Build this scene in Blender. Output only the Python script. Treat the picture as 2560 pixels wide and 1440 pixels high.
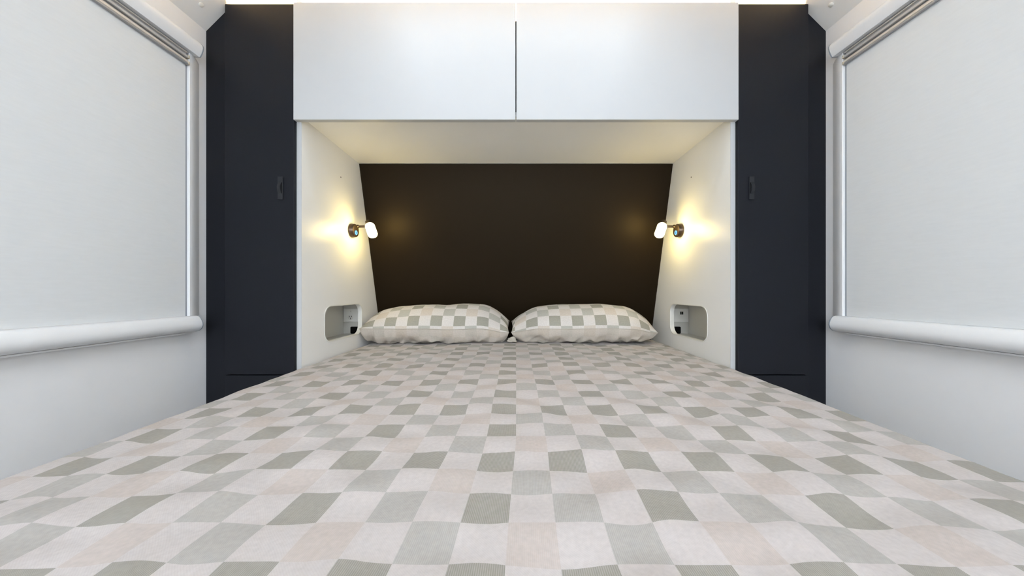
import bpy, bmesh, math, random
from mathutils import Vector, Matrix, noise

for o in list(bpy.data.objects):
    bpy.data.objects.remove(o)
scene = bpy.context.scene
C = scene.collection

# ------------------------------------------------------------------ camera
CAMZ = 0.96                      # eye height; bed top is 0.26 m below it
cd = bpy.data.cameras.new('camera')
cd.sensor_width = 36.0
cd.lens = 36.0 * 813 / 2560
cd.shift_x = -10 / 2560
cd.shift_y = 8 / 2560
cd.clip_start = 0.02
cam = bpy.data.objects.new('camera', cd)
C.objects.link(cam)
cam.location = (0, 0, CAMZ)
cam.rotation_euler = (math.pi / 2, 0, 0)
scene.camera = cam

# ------------------------------------------------------------------ world, exposure
w = bpy.data.worlds.new('world')
scene.world = w
w.use_nodes = True
w.node_tree.nodes['Background'].inputs[0].default_value = (0.75, 0.82, 0.9, 1)
w.node_tree.nodes['Background'].inputs[1].default_value = 0.5
vs = scene.view_settings
vs.view_transform = 'Standard'
vs.look = 'None'
vs.gamma = 1
vs.use_curve_mapping = False
vs.exposure = 0.40

HATCH_E = 22.0      # LED frame of the roof hatch
REAR_FILL_E = 24.0       # added fill lights on the ceiling behind the camera
STRIP_E = 160.0       # warm strips on top of the cupboards
WINDOW_FILL_E = 5.0      # added glowing window behind the camera, for frontal fill
LAMP_E = 36.0       # reading lamps
CEIL = 2.03

# ------------------------------------------------------------------ materials
def mat(name, col, rough=0.5, spec=0.5, metal=0.0, emit=None, estr=0.0):
    m = bpy.data.materials.new(name)
    m.use_nodes = True
    b = m.node_tree.nodes['Principled BSDF']
    b.inputs['Base Color'].default_value = (*col, 1)
    b.inputs['Roughness'].default_value = rough
    b.inputs['Specular IOR Level'].default_value = spec
    b.inputs['Metallic'].default_value = metal
    if emit:
        b.inputs['Emission Color'].default_value = (*emit, 1)
        b.inputs['Emission Strength'].default_value = estr
    return m

def surf(name, col, rough, spec=0.5, nscale=60.0, cvar=0.03, bump=0.02, stretch=(1, 1, 1), rvar=0.0):
    """principled with faint procedural grain in colour, gloss and relief"""
    m = mat(name, col, rough, spec)
    nt = m.node_tree
    N, L = nt.nodes, nt.links
    b = N['Principled BSDF']
    tc = N.new('ShaderNodeTexCoord')
    mp = N.new('ShaderNodeMapping')
    mp.inputs['Scale'].default_value = stretch
    nz = N.new('ShaderNodeTexNoise')
    nz.inputs['Scale'].default_value = nscale
    nz.inputs['Detail'].default_value = 4
    L.new(tc.outputs['Object'], mp.inputs[0])
    L.new(mp.outputs[0], nz.inputs['Vector'])
    mx = N.new('ShaderNodeMix')
    mx.data_type = 'RGBA'
    mx.inputs[6].default_value = (*[c * (1 - cvar) for c in col], 1)
    mx.inputs[7].default_value = (*[min(1, c * (1 + cvar)) for c in col], 1)
    L.new(nz.outputs['Fac'], mx.inputs[0])
    L.new(mx.outputs[2], b.inputs['Base Color'])
    if rvar:
        mr = N.new('ShaderNodeMapRange')
        mr.inputs[3].default_value = rough - rvar
        mr.inputs[4].default_value = rough + rvar
        L.new(nz.outputs['Fac'], mr.inputs[0])
        L.new(mr.outputs[0], b.inputs['Roughness'])
    if bump:
        bp = N.new('ShaderNodeBump')
        bp.inputs['Strength'].default_value = bump
        bp.inputs['Distance'].default_value = 0.002
        L.new(nz.outputs['Fac'], bp.inputs['Height'])
        L.new(bp.outputs[0], b.inputs['Normal'])
    return m

def checks(name, D, G, P, W, stripe=0.35, twill=0.06):
    """woven check cloth: UV is counted in squares"""
    m = mat(name, W, 0.92, 0.2)
    nt = m.node_tree
    N, L = nt.nodes, nt.links
    b = N['Principled BSDF']
    uv = N.new('ShaderNodeUVMap')
    sp = N.new('ShaderNodeSeparateXYZ')
    L.new(uv.outputs[0], sp.inputs[0])
    def mth(op, a, bb=None, cc=None):
        n = N.new('ShaderNodeMath')
        n.operation = op
        for i, v in enumerate((a, bb, cc)):
            if v is None:
                continue
            if isinstance(v, (int, float)):
                n.inputs[i].default_value = v
            else:
                L.new(v, n.inputs[i])
        return n.outputs[0]
    cu = mth('FLOORED_MODULO', mth('FLOOR', sp.outputs[0]), 4)
    rv = mth('FLOORED_MODULO', mth('FLOOR', sp.outputs[1]), 4)
    idx = mth('DIVIDE', mth('ADD', mth('MULTIPLY_ADD', rv, 4, cu), 0.5), 16)
    table = ['P', 'W', 'G', 'W',
             'W', 'G', 'W', 'D',
             'G', 'W', 'P', 'W',
             'W', 'D', 'W', 'D']
    cols = {'P': P, 'W': W, 'G': G, 'D': D}
    def ramp(fn):
        r = N.new('ShaderNodeValToRGB')
        r.color_ramp.interpolation = 'CONSTANT'
        el = r.color_ramp.elements
        el[0].position = 0
        el[0].color = (*fn(table[0]), 1)
        el[1].position = 1 / 16
        el[1].color = (*fn(table[1]), 1)
        for i in range(2, 16):
            e = el.new(i / 16)
            e.color = (*fn(table[i]), 1)
        L.new(idx, r.inputs[0])
        return r.outputs[0]
    base = ramp(lambda k: cols[k])
    isw = ramp(lambda k: (1, 1, 1) if k == 'W' else (0, 0, 0))
    # lengthwise threads in the coloured squares, diagonal twill in the white ones
    s1 = mth('MULTIPLY_ADD', mth('SINE', mth('MULTIPLY', sp.outputs[0], 2 * math.pi * 26)), 0.5, 0.5)
    s2 = mth('MULTIPLY_ADD', mth('SINE', mth('MULTIPLY', mth('ADD', sp.outputs[0], sp.outputs[1]), 2 * math.pi * 19)), 0.5, 0.5)
    light = N.new('ShaderNodeMix'); light.data_type = 'RGBA'
    L.new(mth('MULTIPLY', s1, stripe), light.inputs[0])
    L.new(base, light.inputs[6])
    light.inputs[7].default_value = (*W, 1)
    wt = N.new('ShaderNodeMix'); wt.data_type = 'RGBA'
    L.new(mth('MULTIPLY', s2, twill * 2), wt.inputs[0])
    L.new(base, wt.inputs[6])
    wt.inputs[7].default_value = (*[c * k for c, k in zip(W, (0.70, 0.62, 0.60))], 1)
    fin = N.new('ShaderNodeMix'); fin.data_type = 'RGBA'
    L.new(isw, fin.inputs[0])
    L.new(light.outputs[2], fin.inputs[6])
    L.new(wt.outputs[2], fin.inputs[7])
    nz = N.new('ShaderNodeTexNoise')
    nz.inputs['Scale'].default_value = 9
    nz.inputs['Detail'].default_value = 6
    L.new(uv.outputs[0], nz.inputs['Vector'])
    mott = N.new('ShaderNodeMix'); mott.data_type = 'RGBA'; mott.blend_type = 'MULTIPLY'
    mott.inputs[0].default_value = 1
    mr = N.new('ShaderNodeMapRange')
    mr.inputs[1].default_value = 0.3; mr.inputs[2].default_value = 0.7
    mr.inputs[3].default_value = 0.93; mr.inputs[4].default_value = 1.05
    L.new(nz.outputs['Fac'], mr.inputs[0])
    L.new(fin.outputs[2], mott.inputs[6])
    L.new(mr.outputs[0], mott.inputs[7])
    L.new(mott.outputs[2], b.inputs['Base Color'])
    bp = N.new('ShaderNodeBump')
    bp.inputs['Strength'].default_value = 0.08
    bp.inputs['Distance'].default_value = 0.0006
    L.new(s1, bp.inputs['Height'])
    L.new(bp.outputs[0], b.inputs['Normal'])
    b.inputs['Sheen Weight'].default_value = 0.08
    return m

WALL = surf('wall_laminate', (0.86, 0.86, 0.87), 0.5, 0.4, 25, 0.012, 0.01)
CEILM = surf('ceiling_laminate', (0.84, 0.84, 0.83), 0.5, 0.4, 25, 0.012, 0.01)
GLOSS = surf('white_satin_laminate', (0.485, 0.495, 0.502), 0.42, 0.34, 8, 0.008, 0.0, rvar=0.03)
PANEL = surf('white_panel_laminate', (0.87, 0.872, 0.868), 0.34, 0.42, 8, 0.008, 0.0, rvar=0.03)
DARK = surf('charcoal_laminate', (0.0098, 0.0110, 0.0150), 0.42, 0.15, 220, 0.12, 0.015, rvar=0.04)
HEAD = surf('black_brown_laminate', (0.0080, 0.0048, 0.0020), 0.52, 0.20, 220, 0.12, 0.015, rvar=0.04)
HEAD.node_tree.nodes['Principled BSDF'].inputs['Specular Tint'].default_value = (1.0, 0.82, 0.60, 1)
BLACKP = mat('black_plastic', (0.016, 0.018, 0.022), 0.45, 0.25)
VOID = mat('matt_black', (0.004, 0.004, 0.004), 0.8, 0.1)
ALUW = surf('white_powder_coat', (0.84, 0.85, 0.865), 0.42, 0.45, 90, 0.01, 0.004)
ALU = surf('satin_aluminium', (0.42, 0.42, 0.43), 0.36, 0.5, 60, 0.03, 0.0, (1, 0.05, 1))
ALU.node_tree.nodes['Principled BSDF'].inputs['Metallic'].default_value = 0.75
CAPM = mat('grey_end_cap', (0.30, 0.33, 0.37), 0.5)
BEIGE = mat('cream_plastic', (0.62, 0.56, 0.45), 0.5)
BLIND = surf('blind_fabric', (0.72, 0.742, 0.757), 0.9, 0.15, 130, 0.035, 0.05, (1, 0.25, 1.6))
PLAST = mat('white_plastic', (0.80, 0.80, 0.77), 0.35)
BRONZE = mat('bronze_metal', (0.085, 0.062, 0.047), 0.28, 0.5, 0.8)
FLOORM = surf('floor_vinyl', (0.30, 0.28, 0.26), 0.5, 0.4, 30, 0.1, 0.02)
SEAM = mat('seam_thread', (0.50, 0.46, 0.40), 0.9, 0.1)
CUBBY = surf('cubby_laminate', (0.64, 0.63, 0.585), 0.45, 0.4, 12, 0.02, 0.0)
BARG = surf('dark_bar_reflection', (0.33, 0.33, 0.335), 0.4, 0.5, 60, 0.03, 0.0, (1, 0.05, 1))  # aluminium painted darker for shaded grooves and dull reflections
RIDGE2 = mat('grey_reflection_ridge', (0.50, 0.49, 0.48), 0.4)  # grey reflection on the aluminium bar, painted as colour
RIDGE = mat('warm_reflection_ridge', (0.66, 0.61, 0.55), 0.4)  # warm reflection on the aluminium bar, painted as cream
MATTR = surf('mattress_cover', (0.75, 0.75, 0.75), 0.9, 0.2, 60, 0.03, 0.02)
LEDC = mat('led_cool_diffuser', (0.9, 0.9, 0.9), 0.6, emit=(0.86, 0.94, 1.0), estr=HATCH_E)
FILLC = mat('fill_light_diffuser', (0.9, 0.9, 0.9), 0.6, emit=(0.87, 0.935, 1.0), estr=REAR_FILL_E)
LEDW = mat('led_warm_strip', (0.9, 0.85, 0.7), 0.6, emit=(1.0, 0.66, 0.30), estr=STRIP_E)
LAMPG = mat('lamp_frosted_glass', (0.95, 0.9, 0.75), 0.4, emit=(1.0, 0.76, 0.27), estr=LAMP_E)
FILLW = mat('fill_window_pane', (0.8, 0.85, 0.9), 0.5, emit=(0.90, 0.95, 1.0), estr=WINDOW_FILL_E)
BLUE = mat('blue_indicator', (0.05, 0.2, 0.6), 0.3, emit=(0.06, 0.34, 1.0), estr=1.3)
BLUEC = mat('blue_indicator_centre', (0.02, 0.05, 0.25), 0.3, emit=(0.02, 0.10, 0.6), estr=0.4)
SHEET = checks('check_sheet', (0.245, 0.237, 0.207), (0.345, 0.335, 0.314), (0.45, 0.398, 0.368), (0.497, 0.466, 0.457))
PTOP = checks('check_pillow', (0.295, 0.288, 0.242), (0.41, 0.405, 0.365), (0.57, 0.51, 0.45), (0.64, 0.61, 0.585), 0.2, 0.03)
PBOT = checks('check_pillow_reverse', (0.54, 0.485, 0.415), (0.54, 0.495, 0.43), (0.55, 0.485, 0.41), (0.595, 0.54, 0.475), 0.2, 0.03)

# ------------------------------------------------------------------ mesh helpers
def link(name, me, m=None, parent=None):
    o = bpy.data.objects.new(name, me)
    C.objects.link(o)
    if m is not None and me is not None:
        me.materials.append(m)
    if parent is not None:
        o.parent = parent
        o.matrix_parent_inverse = parent.matrix_world.inverted()
    return o

def from_bm(name, bm, m, parent=None, smooth=False, bevel=0.0, seg=2):
    bmesh.ops.recalc_face_normals(bm, faces=bm.faces)
    if bevel:
        es = [e for e in bm.edges if len(e.link_faces) == 2 and e.calc_face_angle(0) > 0.6]
        bmesh.ops.bevel(bm, geom=es, offset=bevel, segments=seg, affect='EDGES', profile=0.6)
    me = bpy.data.meshes.new(name)
    bm.to_mesh(me)
    bm.free()
    if smooth:
        me.polygons.foreach_set('use_smooth', [True] * len(me.polygons))
        me.update()
    o = link(name, me, m, parent)
    if smooth:
        a = o.modifiers.new('weighted', 'WEIGHTED_NORMAL')
        a.keep_sharp = True
    return o

def box_bm(bm, x0, x1, y0, y1, z0, z1):
    x0, x1 = sorted((x0, x1)); y0, y1 = sorted((y0, y1)); z0, z1 = sorted((z0, z1))
    v = [bm.verts.new(p) for p in ((x0, y0, z0), (x1, y0, z0), (x1, y1, z0), (x0, y1, z0),
                                   (x0, y0, z1), (x1, y0, z1), (x1, y1, z1), (x0, y1, z1))]
    for f in ((3, 2, 1, 0), (4, 5, 6, 7), (0, 1, 5, 4), (1, 2, 6, 5), (2, 3, 7, 6), (3, 0, 4, 7)):
        bm.faces.new([v[i] for i in f])

def box(name, x0, x1, y0, y1, z0, z1, m, parent=None, bevel=0.0, seg=2):
    bm = bmesh.new()
    box_bm(bm, x0, x1, y0, y1, z0, z1)
    return from_bm(name, bm, m, parent, bevel=bevel, seg=seg)

def prism(name, pts, axis, a, b, m, parent=None, smooth=False, bevel=0.0):
    """extrude polygon pts along an axis: 'x' pts=(y,z); 'y' pts=(x,z); 'z' pts=(x,y)"""
    def P(p, t):
        return {'x': (t, p[0], p[1]), 'y': (p[0], t, p[1]), 'z': (p[0], p[1], t)}[axis]
    bm = bmesh.new()
    A = [bm.verts.new(P(p, a)) for p in pts]
    B = [bm.verts.new(P(p, b)) for p in pts]
    n = len(pts)
    bm.faces.new(A)
    bm.faces.new(B[::-1])
    sides = []
    for i in range(n):
        sides.append(bm.faces.new((A[i], B[i], B[(i + 1) % n], A[(i + 1) % n])))
    bmesh.ops.recalc_face_normals(bm, faces=bm.faces)
    if bevel:
        es = [e for e in bm.edges if e.calc_face_angle(0) > 0.6]
        bmesh.ops.bevel(bm, geom=es, offset=bevel, segments=2, affect='EDGES', profile=0.6)
    if smooth:
        for e in bm.edges:
            if e.calc_face_angle(0) > 0.7:
                e.smooth = False
        for f in bm.faces:
            f.smooth = True
    me = bpy.data.meshes.new(name)
    bm.to_mesh(me)
    bm.free()
    return link(name, me, m, parent)

def lathe(name, prof, origin, direction, m, parent=None, n=32):
    """prof: list of (radius, t) along direction"""
    d = Vector(direction).normalized()
    q = Vector((0, 0, 1)).rotation_difference(d)
    o = Vector(origin)
    bm = bmesh.new()
    rings = []
    for r, t in prof:
        if r < 1e-6:
            rings.append([bm.verts.new(o + q @ Vector((0, 0, t)))])
        else:
            rings.append([bm.verts.new(o + q @ Vector((r * math.cos(2 * math.pi * i / n), r * math.sin(2 * math.pi * i / n), t))) for i in range(n)])
    for a, b in zip(rings, rings[1:]):
        for i in range(n):
            j = (i + 1) % n
            if len(a) == 1 and len(b) == 1:
                continue
            if len(a) == 1:
                bm.faces.new((a[0], b[i], b[j]))
            elif len(b) == 1:
                bm.faces.new((a[i], b[0], a[j]))
            else:
                bm.faces.new((a[i], b[i], b[j], a[j]))
    for rg in (rings[0], rings[-1]):
        if len(rg) > 1:
            bm.faces.new(rg)
    bmesh.ops.recalc_face_normals(bm, faces=bm.faces)
    for e in bm.edges:
        if e.calc_face_angle(0) > 0.7:
            e.smooth = False
    for f in bm.faces:
        f.smooth = True
    me = bpy.data.meshes.new(name)
    bm.to_mesh(me)
    bm.free()
    return link(name, me, m, parent)

def empty(name, loc):
    o = bpy.data.objects.new(name, None)
    C.objects.link(o)
    o.location = loc
    o.empty_display_size = 0.05
    o.matrix_world = Matrix.Translation(loc)
    return o

def tag(o, label, cat, group=None):
    o['label'] = label
    o['category'] = cat
    if group:
        o['group'] = group
    return o

def struct(o, label=None):
    o['kind'] = 'structure'
    if label:
        o['label'] = label
    return o

def rrect(x0, x1, y0, y1, r, n=8):
    pts = []
    for cx, cy, a0 in ((x1 - r, y1 - r, 0), (x0 + r, y1 - r, 90), (x0 + r, y0 + r, 180), (x1 - r, y0 + r, 270)):
        for i in range(n + 1):
            a = math.radians(a0 + 90 * i / n)
            pts.append((cx + r * math.cos(a), cy + r * math.sin(a)))
    return pts

# ------------------------------------------------------------------ the room
XW = 1.089            # half width of the room
YB = -3.1             # rear end behind the camera
YF = 1.95             # front wall behind the cupboards
COVE_Z = CAMZ + 0.914
COVE = CEIL - COVE_Z
struct(box('floor', -XW - 0.04, XW + 0.04, YB, YF, -0.03, 0.0, FLOORM), 'dark vinyl floor beneath the bed')
struct(box('ceiling', -XW - 0.04, XW + 0.04, YB, YF, CEIL, CEIL + 0.03, CEILM), 'pale ceiling above the cupboards')
struct(box('wall_left', -XW - 0.03, -XW, YB, YF, 0, CEIL, WALL), 'white side wall with a blind, left of the bed')
struct(box('wall_right', XW, XW + 0.03, YB, YF, 0, CEIL, WALL), 'white side wall with a blind, right of the bed')
struct(box('wall_front', -XW, XW, YF, YF + 0.03, 0, CEIL, WALL), 'end wall behind the headboard')
struct(box('wall_back', -XW, XW, YB - 0.03, YB, 0, CEIL, WALL), 'end wall behind the viewer')
for s, n in ((-1, 1), (1, 2)):
    cv = prism('trim_%d' % n, [(s * XW, COVE_Z), (s * (XW - COVE), CEIL), (s * XW, CEIL)], 'y', YB, YF, CEILM)
    struct(cv, 'sloped ceiling cove along the %s wall' % ('left' if s < 0 else 'right'))
    for yy in (1.083, 0.45):
        p = Vector((s * (XW - 0.040), yy, COVE_Z + 0.040))
        lathe('screw_cap', [(0.0075, -0.001), (0.0075, 0.0012), (0.005, 0.0026), (0, 0.003)], p, (-s, 0, -1), PLAST, cv, 20)

wn = struct(box('fill_window_1', -0.90, 0.90, YB, YB + 0.02, 0.75, 1.72, ALUW), 'added wide glowing fill window behind the viewer')  # invented light source, added to throw frontal light into the niche
box('pane', -0.86, 0.86, YB + 0.02, YB + 0.024, 0.79, 1.68, FILLW, wn)
# ------------------------------------------------------------------ roof hatch with LED frame, and added fill lights further back
hx, hy0, hy1 = 0.45, 0.45, 0.93
hatch = tag(empty('roof_hatch', (0, (hy0 + hy1) / 2, CEIL)), 'white roof hatch with a cool LED frame in the ceiling over the bed', 'roof hatch')
def frame_ring(name, x, y0, y1, wd, z0, z1, m, parent):
    bm = bmesh.new()
    box_bm(bm, -x, x, y0, y0 + wd, z0, z1)
    box_bm(bm, -x, x, y1 - wd, y1, z0, z1)
    box_bm(bm, -x, -x + wd, y0 + wd, y1 - wd, z0, z1)
    box_bm(bm, x - wd, x, y0 + wd, y1 - wd, z0, z1)
    return from_bm(name, bm, m, parent)
frame_ring('frame', hx + 0.02, hy0 - 0.02, hy1 + 0.02, 0.02, CEIL - 0.018, CEIL, ALUW, hatch)
frame_ring('led_frame', hx, hy0, hy1, 0.016, CEIL - 0.016, CEIL, LEDC, hatch)
box('hatch_blind', -hx + 0.016, hx - 0.016, hy0 + 0.016, hy1 - 0.016, CEIL - 0.010, CEIL, BLIND, hatch)
for i, yy in enumerate((-1.2, -1.95, -2.7)):  # unseen lights added to fill the room from behind
    t = tag(empty('fill_light', (0, yy, CEIL)), ('added rectangular fill light on the ceiling nearest the foot of the bed', 'added rectangular fill light on the ceiling in the middle of the room', 'added rectangular fill light on the ceiling at the far end of the room')[i], 'fill light', 'added fill lights')
    frame_ring('frame', 0.42, yy - 0.17, yy + 0.17, 0.02, CEIL - 0.02, CEIL, ALUW, t)
    box('diffuser', -0.40, 0.40, yy - 0.15, yy + 0.15, CEIL - 0.014, CEIL, FILLC, t)

# ------------------------------------------------------------------ wardrobes either side of the bed
YD = 1.124            # face of the wardrobe doors
ZT = CAMZ + 0.993     # top of doors
for s in (-1, 1):
    side = 'left' if s < 0 else 'right'
    t = tag(empty('wardrobe', (s * 0.93, 1.5, 0)), 'tall charcoal wardrobe on the %s of the bed' % side, 'wardrobe', 'charcoal wardrobes')
    xo = 1.0065 if s < 0 else 1.0105
    # filler strip scribed to the sloping cove, set back behind the door
    prism('filler_panel', [(s * 0.80, 0.0), (s * XW, 0.0), (s * XW, COVE_Z), (s * (xo - 0.01), COVE_Z + (XW - xo + 0.01)), (s * (xo - 0.01), 1.90), (s * 0.80, 1.90)], 'y', YD + 0.019, YD + 0.035, DARK, t)
    prism('top_board', [(s * 0.770, 1.905), (s * (XW - 0.046), 1.905), (s * (XW - 0.062), 1.922), (s * 0.770, 1.922)], 'y', YD + 0.036, YF - 0.002, DARK, t)
    d = box('door', s * 0.767, s * xo, YD, YD + 0.018, CAMZ - 0.2876, ZT, DARK, t, bevel=0.0012)
    box('lower_panel', s * 0.767, s * xo, YD + 0.0005, YD + 0.018, 0.08, CAMZ - 0.2915, DARK, t, bevel=0.0012)
    box('plinth', s * 0.767, s * xo, YD + 0.02, YD + 0.038, 0.0, 0.078, DARK, t)
    # flush pull handle: plate with a curved finger tab
    hc, hz = s * 0.8125, CAMZ + 0.3555
    h = box('handle', hc - 0.0085, hc + 0.0085, YD - 0.0045, YD, hz - 0.0395, hz + 0.0395, BLACKP, d, bevel=0.0008)
    pts = [(hz - 0.0185, 0.0)] + [(hz - 0.0185 + 0.037 * i / 12, 0.002 + 0.006 * math.sin(math.pi * i / 12)) for i in range(13)] + [(hz + 0.0185, 0.0)]
    prism('finger_tab', [(YD - 0.0045 - q, z) for z, q in pts], 'x', hc - 0.0055, hc + 0.0055, BLACKP, t, smooth=True)
    prism('finger_recess', [(YD - 0.0048, hz - 0.019), (YD - 0.0044, hz - 0.019), (YD - 0.0044, hz + 0.019), (YD - 0.0048, hz + 0.019)], 'x', hc - s * 0.0055, hc - s * 0.0072, VOID, t)

# ------------------------------------------------------------------ overhead cabinet bridging the bed
XI, XO = 0.750, 0.768     # inner and outer face of the niche side panels
YP = 1.138                # front edge of side panels
ZU = CAMZ + 0.610         # underside of the cabinet
t = tag(empty('overhead_cabinet', (0, 1.4, ZU)), 'white two-door overhead cabinet bridging the head of the bed', 'cabinet')
box('cabinet_floor', -XI, XI, YP, YF - 0.002, ZU, ZU + 0.016, PANEL, t)
box('cabinet_top', -XI, XI, YP + 0.02, YF - 0.002, 1.905, 1.922, PANEL, t)
box('inner_divider', -0.008, 0.008, YP + 0.0005, YF - 0.01, ZU + 0.016, 1.905, DARK, t)
ZB = CAMZ + 0.590
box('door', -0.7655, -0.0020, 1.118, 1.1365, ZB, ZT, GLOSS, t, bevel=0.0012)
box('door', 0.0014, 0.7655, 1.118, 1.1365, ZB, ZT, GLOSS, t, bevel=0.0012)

# ------------------------------------------------------------------ warm LED strips lying on the cupboard tops
for nm, x0, x1, lab in (('led_strip', -0.995, -0.790, 'warm LED strip glowing above the left charcoal wardrobe'),
                        ('led_strip', -0.735, 0.735, 'long warm LED strip glowing above the white overhead cabinet'),
                        ('led_strip', 0.790, 0.995, 'warm LED strip glowing above the right charcoal wardrobe')):
    t = tag(empty(nm, ((x0 + x1) / 2, 1.19, 1.922)), lab, 'led strip', 'strips above the cupboards')
    box('channel', x0 - 0.004, x1 + 0.004, 1.179, 1.201, 1.922, 1.927, ALU, t)
    box('diffuser', x0, x1, 1.182, 1.198, 1.927, 1.931, LEDW, t)

# ------------------------------------------------------------------ bed-head niche: side panels with cubbies
OY0, OY1 = 1.275, 1.583          # cubby opening along the panel
OZ0, OZ1 = CAMZ - 0.2035, CAMZ - 0.0605
CYB = 1.622                      # back of the cubby
CX = 0.860
def plate_with_hole(name, outer, inner, x0, x1, m, parent):
    bm = bmesh.new()
    ed = []
    for loop in (outer, inner):
        vs_ = [bm.verts.new((x0, p[0], p[1])) for p in loop]
        ed += [bm.edges.new((vs_[i], vs_[(i + 1) % len(vs_)])) for i in range(len(vs_))]
    bmesh.ops.triangle_fill(bm, edges=ed, use_beauty=True)
    r = bmesh.ops.extrude_face_region(bm, geom=list(bm.faces))
    bmesh.ops.translate(bm, vec=(x1 - x0, 0, 0), verts=[g for g in r['geom'] if isinstance(g, bmesh.types.BMVert)])
    return from_bm(name, bm, m, parent)
for s in (-1, 1):
    side = 'left' if s < 0 else 'right'
    t = tag(empty('bedside_panel', (s * XO, 1.5, 0)), 'white side panel of the bed niche with a rounded cubby, %s side' % side, 'panel', 'niche side panels')
    plate_with_hole('panel', [(YP, 0), (YF - 0.004, 0), (YF - 0.004, CEIL), (YP, CEIL)],
                    rrect(OY0, OY1, OZ0, OZ1, 0.042, 10), s * XI, s * XO, PANEL, t)
    box('edge_band', s * XI, s * XO, YP - 0.0008, YP, 0, ZB - 0.001, GLOSS, t)
    rim = plate_with_hole('opening_trim', rrect(OY0 - 0.0035, OY1 + 0.0035, OZ0 - 0.0035, OZ1 + 0.0035, 0.0455, 10),
                    rrect(OY0 + 0.001, OY1 - 0.001, OZ0 + 0.001, OZ1 - 0.001, 0.041, 10), s * (XI - 0.0012), s * (XO + 0.001), PLAST, t)
    z0, z1 = OZ0 - 0.008, OZ1 + 0.008
    bm = bmesh.new()
    y0 = OY0 - 0.012
    box_bm(bm, s * CX, s * (CX + 0.006), y0 - 0.006, CYB + 0.006, z0 - 0.006, z1 + 0.006)
    box_bm(bm, s * XO, s * CX, CYB, CYB + 0.006, z0 - 0.006, z1 + 0.006)
    box_bm(bm, s * XO, s * CX, y0 - 0.006, y0, z0 - 0.006, z1 + 0.006)
    box_bm(bm, s * XO, s * CX, y0, CYB, z0 - 0.006, z0)
    box_bm(bm, s * XO, s * CX, y0, CYB, z1, z1 + 0.006)
    from_bm('cubby_box', bm, CUBBY, t)
    # small screw hole above the lamp
    lathe('screw_hole', [(0.0026, -0.0002), (0.0026, 0.0003)], (s * XI, 0.75 * 813 / 438, CAMZ + 285 * (0.75 / 438)), (-s, 0, 0), VOID, t, 12)

# ------------------------------------------------------------------ headboard, leaning forward at the top
def head_y(z):
    return 1.5515 - 0.2905 * (z - (CAMZ + 0.6125))
prism('headboard', [(head_y(0.55), 0.55), (head_y(ZU - 0.002), ZU - 0.002), (head_y(ZU - 0.002) + 0.018, ZU - 0.002), (head_y(0.55) + 0.018, 0.55)], 'x', -XI + 0.0008, XI - 0.0008, HEAD)
tag(bpy.data.objects['headboard'], 'plain black sloping headboard panel behind the pillows', 'headboard')

# ------------------------------------------------------------------ power outlets and cable ports in the cubbies
S_ = 1.622 / 813
for s in (-1, 1):
    side = 'left' if s < 0 else 'right'
    xa = -0.859 if s < 0 else 0.739
    xb = xa + 0.120
    if s > 0:
        xa, xb = 0.7695, 0.8575
    else:
        xa, xb = -0.8575, -0.7695
    full0 = -0.859 if s < 0 else 0.739
    zt, zb = CAMZ - 43.5 * S_, CAMZ - 76.5 * S_
    t = tag(empty('power_outlet', ((xa + xb) / 2, CYB, zb)), 'white power outlet plate inside the cubby on the %s of the bed' % side, 'power outlet', 'outlets in the cubbies')
    box('plate', xa, xb, CYB - 0.007, CYB, zb, zt, PLAST, t, bevel=0.0015)
    yf = CYB - 0.007
    sx = full0 + 0.0375                 # socket column
    if xa < sx < xb:
        lathe('socket_face', [(0.0135, 0), (0.0135, 0.0008), (0.0125, 0.0012), (0, 0.0012)], (sx, yf, zb + 0.024), (0, -1, 0), PLAST, t, 28)
        for ang, dx, dz in ((30, -0.0052, 0.003), (-30, 0.0052, 0.003), (0, 0, -0.0065)):
            bm = bmesh.new()
            box_bm(bm, -0.0011, 0.0011, yf - 0.0016, yf - 0.0010, -0.0038, 0.0038)
            bmesh.ops.rotate(bm, cent=(0, 0, 0), matrix=Matrix.Rotation(math.radians(-ang), 3, 'Y'), verts=bm.verts)
            bmesh.ops.translate(bm, vec=(sx + dx, 0, zb + 0.024 + dz), verts=bm.verts)
            from_bm('socket_slot', bm, VOID, t)
        box('switch', sx - 0.007, sx + 0.007, yf - 0.0022, yf, zb + 0.046, zb + 0.058, PLAST, t, bevel=0.0012)
        box('switch_mark', sx - 0.002, sx + 0.003, yf - 0.0026, yf - 0.0022, zb + 0.0535, zb + 0.0548, VOID, t)
    ux = full0 + 0.084
    for k in (-1, 1):
        box('usb_port', ux + k * 0.0041 - 0.0033, ux + k * 0.0041 + 0.0033, yf - 0.0006, yf + 0.001, zb + 0.037, zb + 0.051, VOID, t)
    # black cable port below the outlet
    p0, p1 = (-0.823, -0.7695) if s < 0 else (0.7695, 0.819)
    z1 = CAMZ - 88.5 * S_
    cp = tag(empty('cable_port', ((p0 + p1) / 2, CYB, z1 - 0.045)), 'black square port below the power outlet, %s cubby' % side, 'cable port', 'black ports in the cubbies')
    prism('cover', rrect(p0, p1, z1 - 0.034, z1, 0.005, 4), 'y', CYB - 0.006, CYB, VOID, cp)

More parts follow.
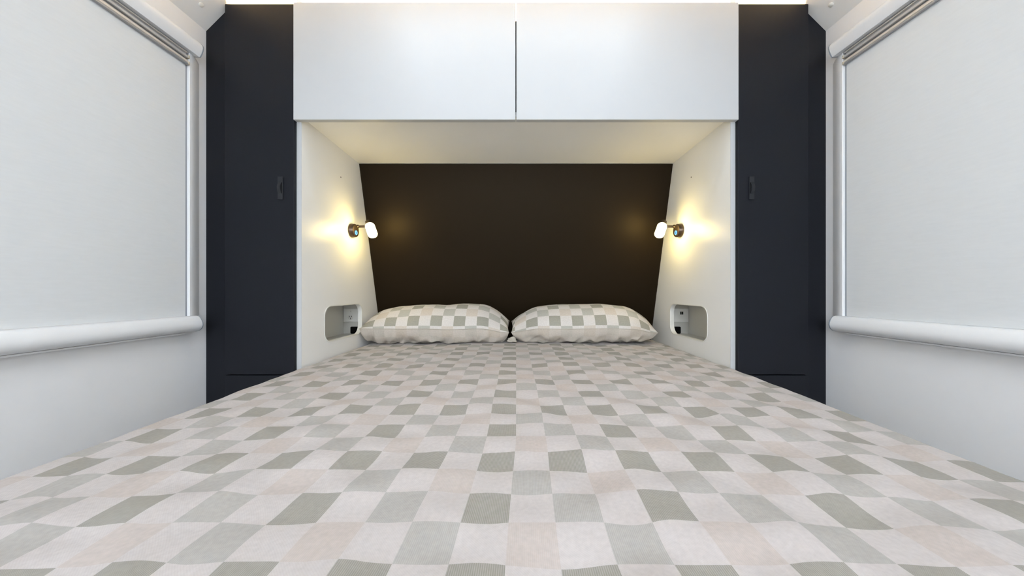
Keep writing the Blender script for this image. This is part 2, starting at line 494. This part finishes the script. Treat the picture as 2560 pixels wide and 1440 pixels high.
# ------------------------------------------------------------------ reading lamps
for s in (-1, 1):
    side = 'left' if s < 0 else 'right'
    lx = 1.0 if s < 0 else 0.996
    yb, zb = 1.482, CAMZ + 0.276
    t = tag(empty('reading_lamp', (s * XI, yb, zb)), 'bronze reading lamp with glowing glass shade on the %s niche panel' % side, 'lamp', 'reading lamps')
    lathe('base', [(0.031, 0), (0.031, 0.006), (0.0300, 0.008), (0.0300, 0.018), (0.0285, 0.0205), (0.020, 0.0215), (0, 0.0215)], (s * XI, yb, zb), (-s, 0, 0), BRONZE, t, 40)
    bt = lathe('switch', [(0.0100, 0), (0.0100, 0.0012), (0.0085, 0.0018), (0, 0.0018)], (s * (XI - 0.0212), yb - 0.002, zb - 0.010), (-s, 0, 0), BLUEC, t, 28)
    lathe('indicator_ring', [(0.0066, 0.0), (0.0066, 0.0012), (0.0100, 0.0012), (0.0100, 0.0)], (s * (XI - 0.0225), yb - 0.002, zb - 0.010), (-s, 0, 0), BLUE, bt, 28)
    ax0 = Vector((s * (XI - 0.019), 1.500, CAMZ + 0.2985))
    lathe('arm', [(0.0085, 0), (0.0085, 0.004), (0.0056, 0.006), (0.0056, 0.062)], ax0, (-s, 0, 0), BRONZE, t, 20)
    top = Vector((s * 0.6700, 1.490, CAMZ + 0.2995))
    bot = Vector((s * 0.6420, 1.460, CAMZ + 0.2520))
    d = (bot - top)
    ln = d.length
    lathe('socket', [(0.0, -0.030), (0.010, -0.030), (0.0145, -0.027), (0.0145, -0.002), (0.0, -0.002)], top, d, BRONZE, t, 28)
    lathe('shade', [(0.0, -0.004), (0.014, -0.004), (0.0185, -0.002), (0.0205, 0.003), (0.0205, ln - 0.006), (0.019, ln - 0.001), (0.0155, ln + 0.002), (0, ln + 0.003)], top, d, LAMPG, t, 36)

# ------------------------------------------------------------------ window blinds
YE = 1.080
YS = -0.20
for s in (-1, 1):
    side = 'left' if s < 0 else 'right'
    t = tag(empty('window_blind', (s * XW, 0.45, CAMZ - 0.14)), 'white cassette blind pulled down over the window, %s wall' % side, 'blind', 'cassette blinds')
    X = lambda d: s * (XW - d)
    top = [(0.0, 0.780), (0.030, 0.779), (0.0375, 0.7775), (0.0395, 0.780), (0.0435, 0.788), (0.0470, 0.797), (0.0488, 0.806), (0.0484, 0.812), (0.0460, 0.817), (0.042, 0.821), (0.030, 0.826), (0.014, 0.829), (0, 0.830)]
    th = prism('top_housing', [(X(d), CAMZ + z) for d, z in top], 'y', YS, YE, ALUW, t, smooth=True)
    prism('end_cap', [(X(d + (0.0008 if d > 0 else 0)), CAMZ + z) for d, z in top], 'y', YE, YE + 0.0035, CAPM, th)
    bot = [(0.0, -0.081), (0.028, -0.0815), (0.035, -0.0835), (0.0395, -0.088), (0.0440, -0.096), (0.0470, -0.105), (0.0475, -0.112), (0.0455, -0.120), (0.041, -0.1265), (0.034, -0.1310), (0.024, -0.1335), (0, -0.134)]
    bh = prism('bottom_housing', [(X(d), CAMZ + z) for d, z in bot], 'y', YS, YE, ALUW, t, smooth=True)
    prism('end_cap', [(X(d + (0.0008 if d > 0 else 0)), CAMZ + z) for d, z in bot], 'y', YE, YE + 0.0035, CAPM, bh)
    prism('lower_flange', [(X(0), CAMZ - 0.1345), (X(0.022), CAMZ - 0.1345), (X(0.022), CAMZ - 0.1385), (X(0.018), CAMZ - 0.1395), (X(0), CAMZ - 0.1395)], 'y', YS, 1.053, ALUW, bh)
    prof = [(0.0, 1.062), (0.0205, 1.062), (0.022, 1.0635)] + [(0.022 - 0.021 * (i / 10) ** 1.6, 1.068 + 0.047 * i / 10) for i in range(11)] + [(0.0, 1.118)]
    prism('side_channel', [(X(d), y) for d, y in prof], 'z', CAMZ - 0.081, CAMZ + 0.779, ALUW, t, smooth=True)
    prism('side_channel', [(X(d), YS + 1.08 - y - 0.03) for d, y in prof], 'z', CAMZ - 0.081, CAMZ + 0.779, ALUW, t, smooth=True)
    box('channel_seal', X(0.0), X(0.0145), 1.056, 1.0618, CAMZ - 0.081, CAMZ + 0.735, CAPM, t)
    box('fabric', X(0.012), X(0.016), YS + 0.03, 1.0555, CAMZ - 0.081, CAMZ + 0.737, BLIND, t)
    # two stacked drawn-up bars, each a body with raised ridges, reflections on the aluminium painted as their colours
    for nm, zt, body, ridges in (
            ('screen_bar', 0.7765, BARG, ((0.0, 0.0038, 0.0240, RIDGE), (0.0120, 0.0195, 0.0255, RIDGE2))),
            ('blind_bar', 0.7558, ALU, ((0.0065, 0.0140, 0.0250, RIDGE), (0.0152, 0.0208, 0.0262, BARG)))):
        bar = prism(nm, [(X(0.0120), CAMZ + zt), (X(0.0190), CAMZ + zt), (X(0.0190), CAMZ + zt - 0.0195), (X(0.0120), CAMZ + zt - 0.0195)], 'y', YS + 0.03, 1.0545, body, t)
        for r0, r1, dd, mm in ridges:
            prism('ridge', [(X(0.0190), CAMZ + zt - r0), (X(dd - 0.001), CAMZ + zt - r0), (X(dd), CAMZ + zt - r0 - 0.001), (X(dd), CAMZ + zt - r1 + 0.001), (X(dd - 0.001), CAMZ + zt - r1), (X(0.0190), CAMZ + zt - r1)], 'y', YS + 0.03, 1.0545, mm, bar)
        box('bar_end', X(0.0120), X(0.0262), 1.0546, 1.0610, CAMZ + zt - 0.019, CAMZ + zt - 0.009, BEIGE, bar, bevel=0.002)

# ------------------------------------------------------------------ bed
BX = XI - 0.004
BY0, BY1 = -0.12, 1.80
t = tag(empty('bed', (0, 0.85, 0)), 'double bed with a white base set into the niche', 'bed')
box('base', -0.70, 0.70, BY0 + 0.06, 1.79, 0.0, 0.42, PANEL, t, bevel=0.004)
box('mattress', -BX + 0.012, BX - 0.012, BY0 + 0.012, BY1 - 0.03, 0.422, 0.672, MATTR, t, bevel=0.03, seg=4)

ZBED = CAMZ - 0.2605
SQ = 0.0525
def smooth(a, b, v):
    k = max(0.0, min(1.0, (v - a) / (b - a)))
    return k * k * (3 - 2 * k)
def bed_h(x, y):
    n = noise.noise
    rip = 0.0058 * n(Vector((x * 12, y * 12, 3.1))) + 0.0028 * n(Vector((x * 22, y * 22, 9.7)))
    rip += 0.0030 * n(Vector((x * 4.5, y * 4.5, 1.3)))
    edge = min(1.0, (BX - abs(x)) / 0.10)
    c = 0.008 * (1 - (x / 0.75) ** 2)
    drop = (0.011 if x > 0 else 0.006) * (abs(x) / 0.75) ** 3 * smooth(0.95, 0.50, y)
    return ZBED + rip * (0.35 + 0.65 * max(0, edge)) + c - drop

def make_sheet():
    R = 0.030
    step = 0.0065
    # profile across: drape | rounded edge | top | rounded edge | drape
    half = []
    ntop = int(round((BX - R) / step))
    for i in range(ntop + 1):
        half.append(((BX - R) * i / ntop, 0.0, (BX - R) * i / ntop))
    for i in range(1, 7):
        a = math.pi / 2 * i / 6
        half.append((BX - R + R * math.sin(a), -R + R * math.cos(a), BX - R + R * a))
    for i in range(1, 12):
        half.append((BX, -R - 0.02 * i, BX - R + R * math.pi / 2 + 0.02 * i))
    prof = [(-x, z, -u) for x, z, u in half[:0:-1]] + half
    ny = int((BY1 - BY0) / step)
    verts, uvs = [], []
    for j in range(ny + 1):
        y = BY0 + (BY1 - BY0) * j / ny
        zf = 0.0
        if y > BY1 - 0.03:
            zf = -0.03 * ((y - BY1 + 0.03) / 0.03) ** 2
        if y < BY0 + 0.03:
            zf = -0.03 * ((BY0 + 0.03 - y) / 0.03) ** 2
        xo = -0.010 * smooth(0.62, 0.28, y) + 0.003 * noise.noise(Vector((0, y * 3, 5)))
        for x, z, u in prof:
            h = bed_h(max(-BX + 0.001, min(BX - 0.001, x)), y)
            verts.append((x, y, h + z + zf))
            wob = 0.0026 * noise.noise(Vector((x * 10, y * 10, 20)))
            wv = 0.0062 * noise.noise(Vector((x * 15, y * 13, 40)))
            sc = SQ * (1 + 0.02 * smooth(0.5, 1.4, y))
            uvs.append(((u - xo + wob) / sc, (y - 0.3028 + wv) / SQ))
    nx = len(prof)
    faces = []
    for j in range(ny):
        for i in range(nx - 1):
            a = j * nx + i
            faces.append((a, a + 1, a + nx + 1, a + nx))
    me = bpy.data.meshes.new('bed_sheet')
    me.from_pydata(verts, [], faces)
    ul = me.uv_layers.new(name='UVMap')
    li = [0] * len(me.loops)
    me.loops.foreach_get('vertex_index', li)
    flat = []
    for k in li:
        flat += uvs[k]
    ul.data.foreach_set('uv', flat)
    me.polygons.foreach_set('use_smooth', [True] * len(me.polygons))
    o = link('bed_sheet', me, SHEET)
    return o
tag(make_sheet(), 'checked sheet in white, sage grey and blush pink covering the bed', 'bed sheet')

# ------------------------------------------------------------------ pillows
def make_pillow(x0, x1, seed, label, u_off, ends, knot=False):
    cx, a = (x0 + x1) / 2, (x1 - x0) / 2
    YFS, YBS = 1.530, 1.772        # front and back seam
    ZFS, ZBS = ZBED + 0.083, ZBED + 0.128
    NU, NV = 120, 56
    n = noise.noise
    def seam(u, v):
        """point on the seam sheet; u,v in -1..1; ends taper"""
        e = (ends[0] if u < 0 else ends[1])[0]
        k = abs(u)
        pinch = 1 - e * smooth(0.55, 1.0, k)
        x = cx + a * u * (1 - 0.018 * (1 - v * v) * k ** 4)
        ym, dy = (YFS + YBS) / 2, (YBS - YFS) / 2
        y = ym + dy * v * pinch - 0.006 * math.sin(u * 3 + seed) * (1 - v) * 0.5
        z = ZFS + (ZBS - ZFS) * (v + 1) / 2 + 0.006 * n(Vector((u * 2.0, v, seed)))
        z -= 0.020 * smooth(0.6, 1.0, k) * (1.2 if e > 0.3 else 0.0)
        return x, y, z
    def prof(u, v, top):
        e_, pt_, et_, pb_, eb_ = ends[0] if u < 0 else ends[1]
        pw_, ex_ = (pt_, et_) if top else (pb_, eb_)
        eu = (1 - abs(u) ** pw_)
        ev = (1 - abs(v) ** 2.3)
        if not top and v < 0:
            return max(0.0, eu) ** ex_ * max(0.0, 1 - abs(v) ** 4) ** 0.34
        return max(0.0, eu) ** ex_ * max(0.0, ev) ** 0.60
    bm = bmesh.new()
    uvl = bm.loops.layers.uv.new('UVMap')
    grids = {}
    for top in (True, False):
        g = []
        for j in range(NV + 1):
            v = -math.cos(math.pi * j / NV)
            row = []
            for i in range(NU + 1):
                u = math.sin(math.pi / 2 * (-1 + 2 * i / NU)) * 0.35 + (-1 + 2 * i / NU) * 0.65
                if not top and (i in (0, NU) or j in (0, NV)):
                    row.append(grids[True][j][i])
                    continue
                x, y, z = seam(u, v)
                p = prof(u, v, top)
                if top:
                    wr = 0.003 * n(Vector((u * 5, v * 3, seed + 7))) + 0.004 * n(Vector((u * 9, v * 2, seed + 17))) * smooth(0.6, 1, abs(u))
                    zz = z + p * (0.085 + 0.004 * math.sin(u * 2.2 - 0.4) + wr)
                    yy = y
                else:
                    fold = abs(n(Vector((u * 4.2 + v, v * 2.5 - u, seed + 31))))
                    wr = -0.030 * fold + 0.008 * n(Vector((u * 12, v * 5, seed + 3)))
                    zz = z - p * (0.082 + wr + 0.05 * (v + 1) / 2)
                    yy = y + (0.010 * p + (0.045 * abs(n(Vector((u * 5 + v * 1.2, v * 1.3, seed + 50)))) + 0.006 * n(Vector((u * 14, v * 3, seed + 61)))) * p) * (1 if v < 0 else 0)
                    lim = bed_h(max(-0.74, min(0.74, x)), yy) + 0.0015
                    zz = max(zz, lim)
                # never poke through the headboard
                yy = min(yy, head_y(zz) - 0.004)
                row.append(bm.verts.new((x, yy, zz)))
            g.append(row)
        grids[top] = g
    # arc length along the middle for the check rows
    for top in (True, False):
        g = grids[top]
        mid = NU // 2
        acc = [0.0]
        for j in range(NV):
            acc.append(acc[-1] + (g[j + 1][mid].co - g[j][mid].co).length)
        for j in range(NV):
            for i in range(NU):
                vs_ = (g[j][i], g[j][i + 1], g[j + 1][i + 1], g[j + 1][i])
                if not top:
                    vs_ = vs_[::-1]
                if len(set(vs_)) < 4:
                    continue
                f = bm.faces.new(vs_)
                f.smooth = True
                f.material_index = 0 if top else 1
                js = (j, j, j + 1, j + 1) if top else (j + 1, j + 1, j, j)
                for lp, jj in zip(f.loops, js):
                    lp[uvl].uv = (lp.vert.co.x / 0.0545 + u_off, (2.72 + acc[jj] / 0.0545) if top else (2.72 - acc[jj] / 0.0545))
    me = bpy.data.meshes.new('pillow')
    bm.to_mesh(me)
    bm.free()
    root = tag(empty('pillow', (cx, 1.65, ZBED)), label, 'pillow', 'checked pillows')
    o = link('pillowcase', me, PTOP, root)
    me.materials.append(PBOT)
    # raised seam along the front and the ends
    cu = bmesh.new()
    path = []
    for i in range(0, NU + 1):
        u = math.sin(math.pi / 2 * (-1 + 2 * i / NU)) * 0.35 + (-1 + 2 * i / NU) * 0.65
        path.append(Vector(seam(u, -1)))
    ring = []
    for k, p in enumerate(path):
        rr = 0.0015
        ring.append([cu.verts.new(p + Vector((0, -math.cos(q) * rr * 1.4, math.sin(q) * rr))) for q in [2 * math.pi * m_ / 6 for m_ in range(6)]])
    for r0, r1 in zip(ring, ring[1:]):
        for m_ in range(6):
            f = cu.faces.new((r0[m_], r0[(m_ + 1) % 6], r1[(m_ + 1) % 6], r1[m_]))
            f.smooth = True
    cu.faces.new(ring[0]); cu.faces.new(ring[-1])
    from_bm('seam', cu, SEAM, root)
    if knot:
        kb = bmesh.new()
        bmesh.ops.create_icosphere(kb, subdivisions=4, radius=0.017)
        for v_ in kb.verts:
            q = v_.co * 90
            v_.co *= 1 + 0.55 * n(q + Vector((3, 1, 7))) * 0.6 + 0.12 * math.sin(v_.co.z * 420 + v_.co.x * 200)
            v_.co.x *= 1.25
            v_.co += Vector(seam(-0.985, -1)) + Vector((0.0, 0.004, -0.040))
            v_.co.z = max(v_.co.z, ZBED + 0.012)
        for f in kb.faces:
            f.smooth = True
        from_bm('corner_tuck', kb, SEAM, root)
    return root
make_pillow(-0.742, -0.034, 2.0, 'checked pillow on the left, touching the left niche panel', 0.42, ((0.03, 3.0, 0.50, 18.0, 0.25), (0.40, 3.8, 0.55, 6.0, 0.40)))
make_pillow(-0.024, 0.690, 5.0, 'checked pillow on the right with a gap to the right niche panel', 0.10, ((0.55, 3.8, 0.55, 5.0, 0.50), (0.45, 2.9, 0.60, 4.0, 0.50)), True)
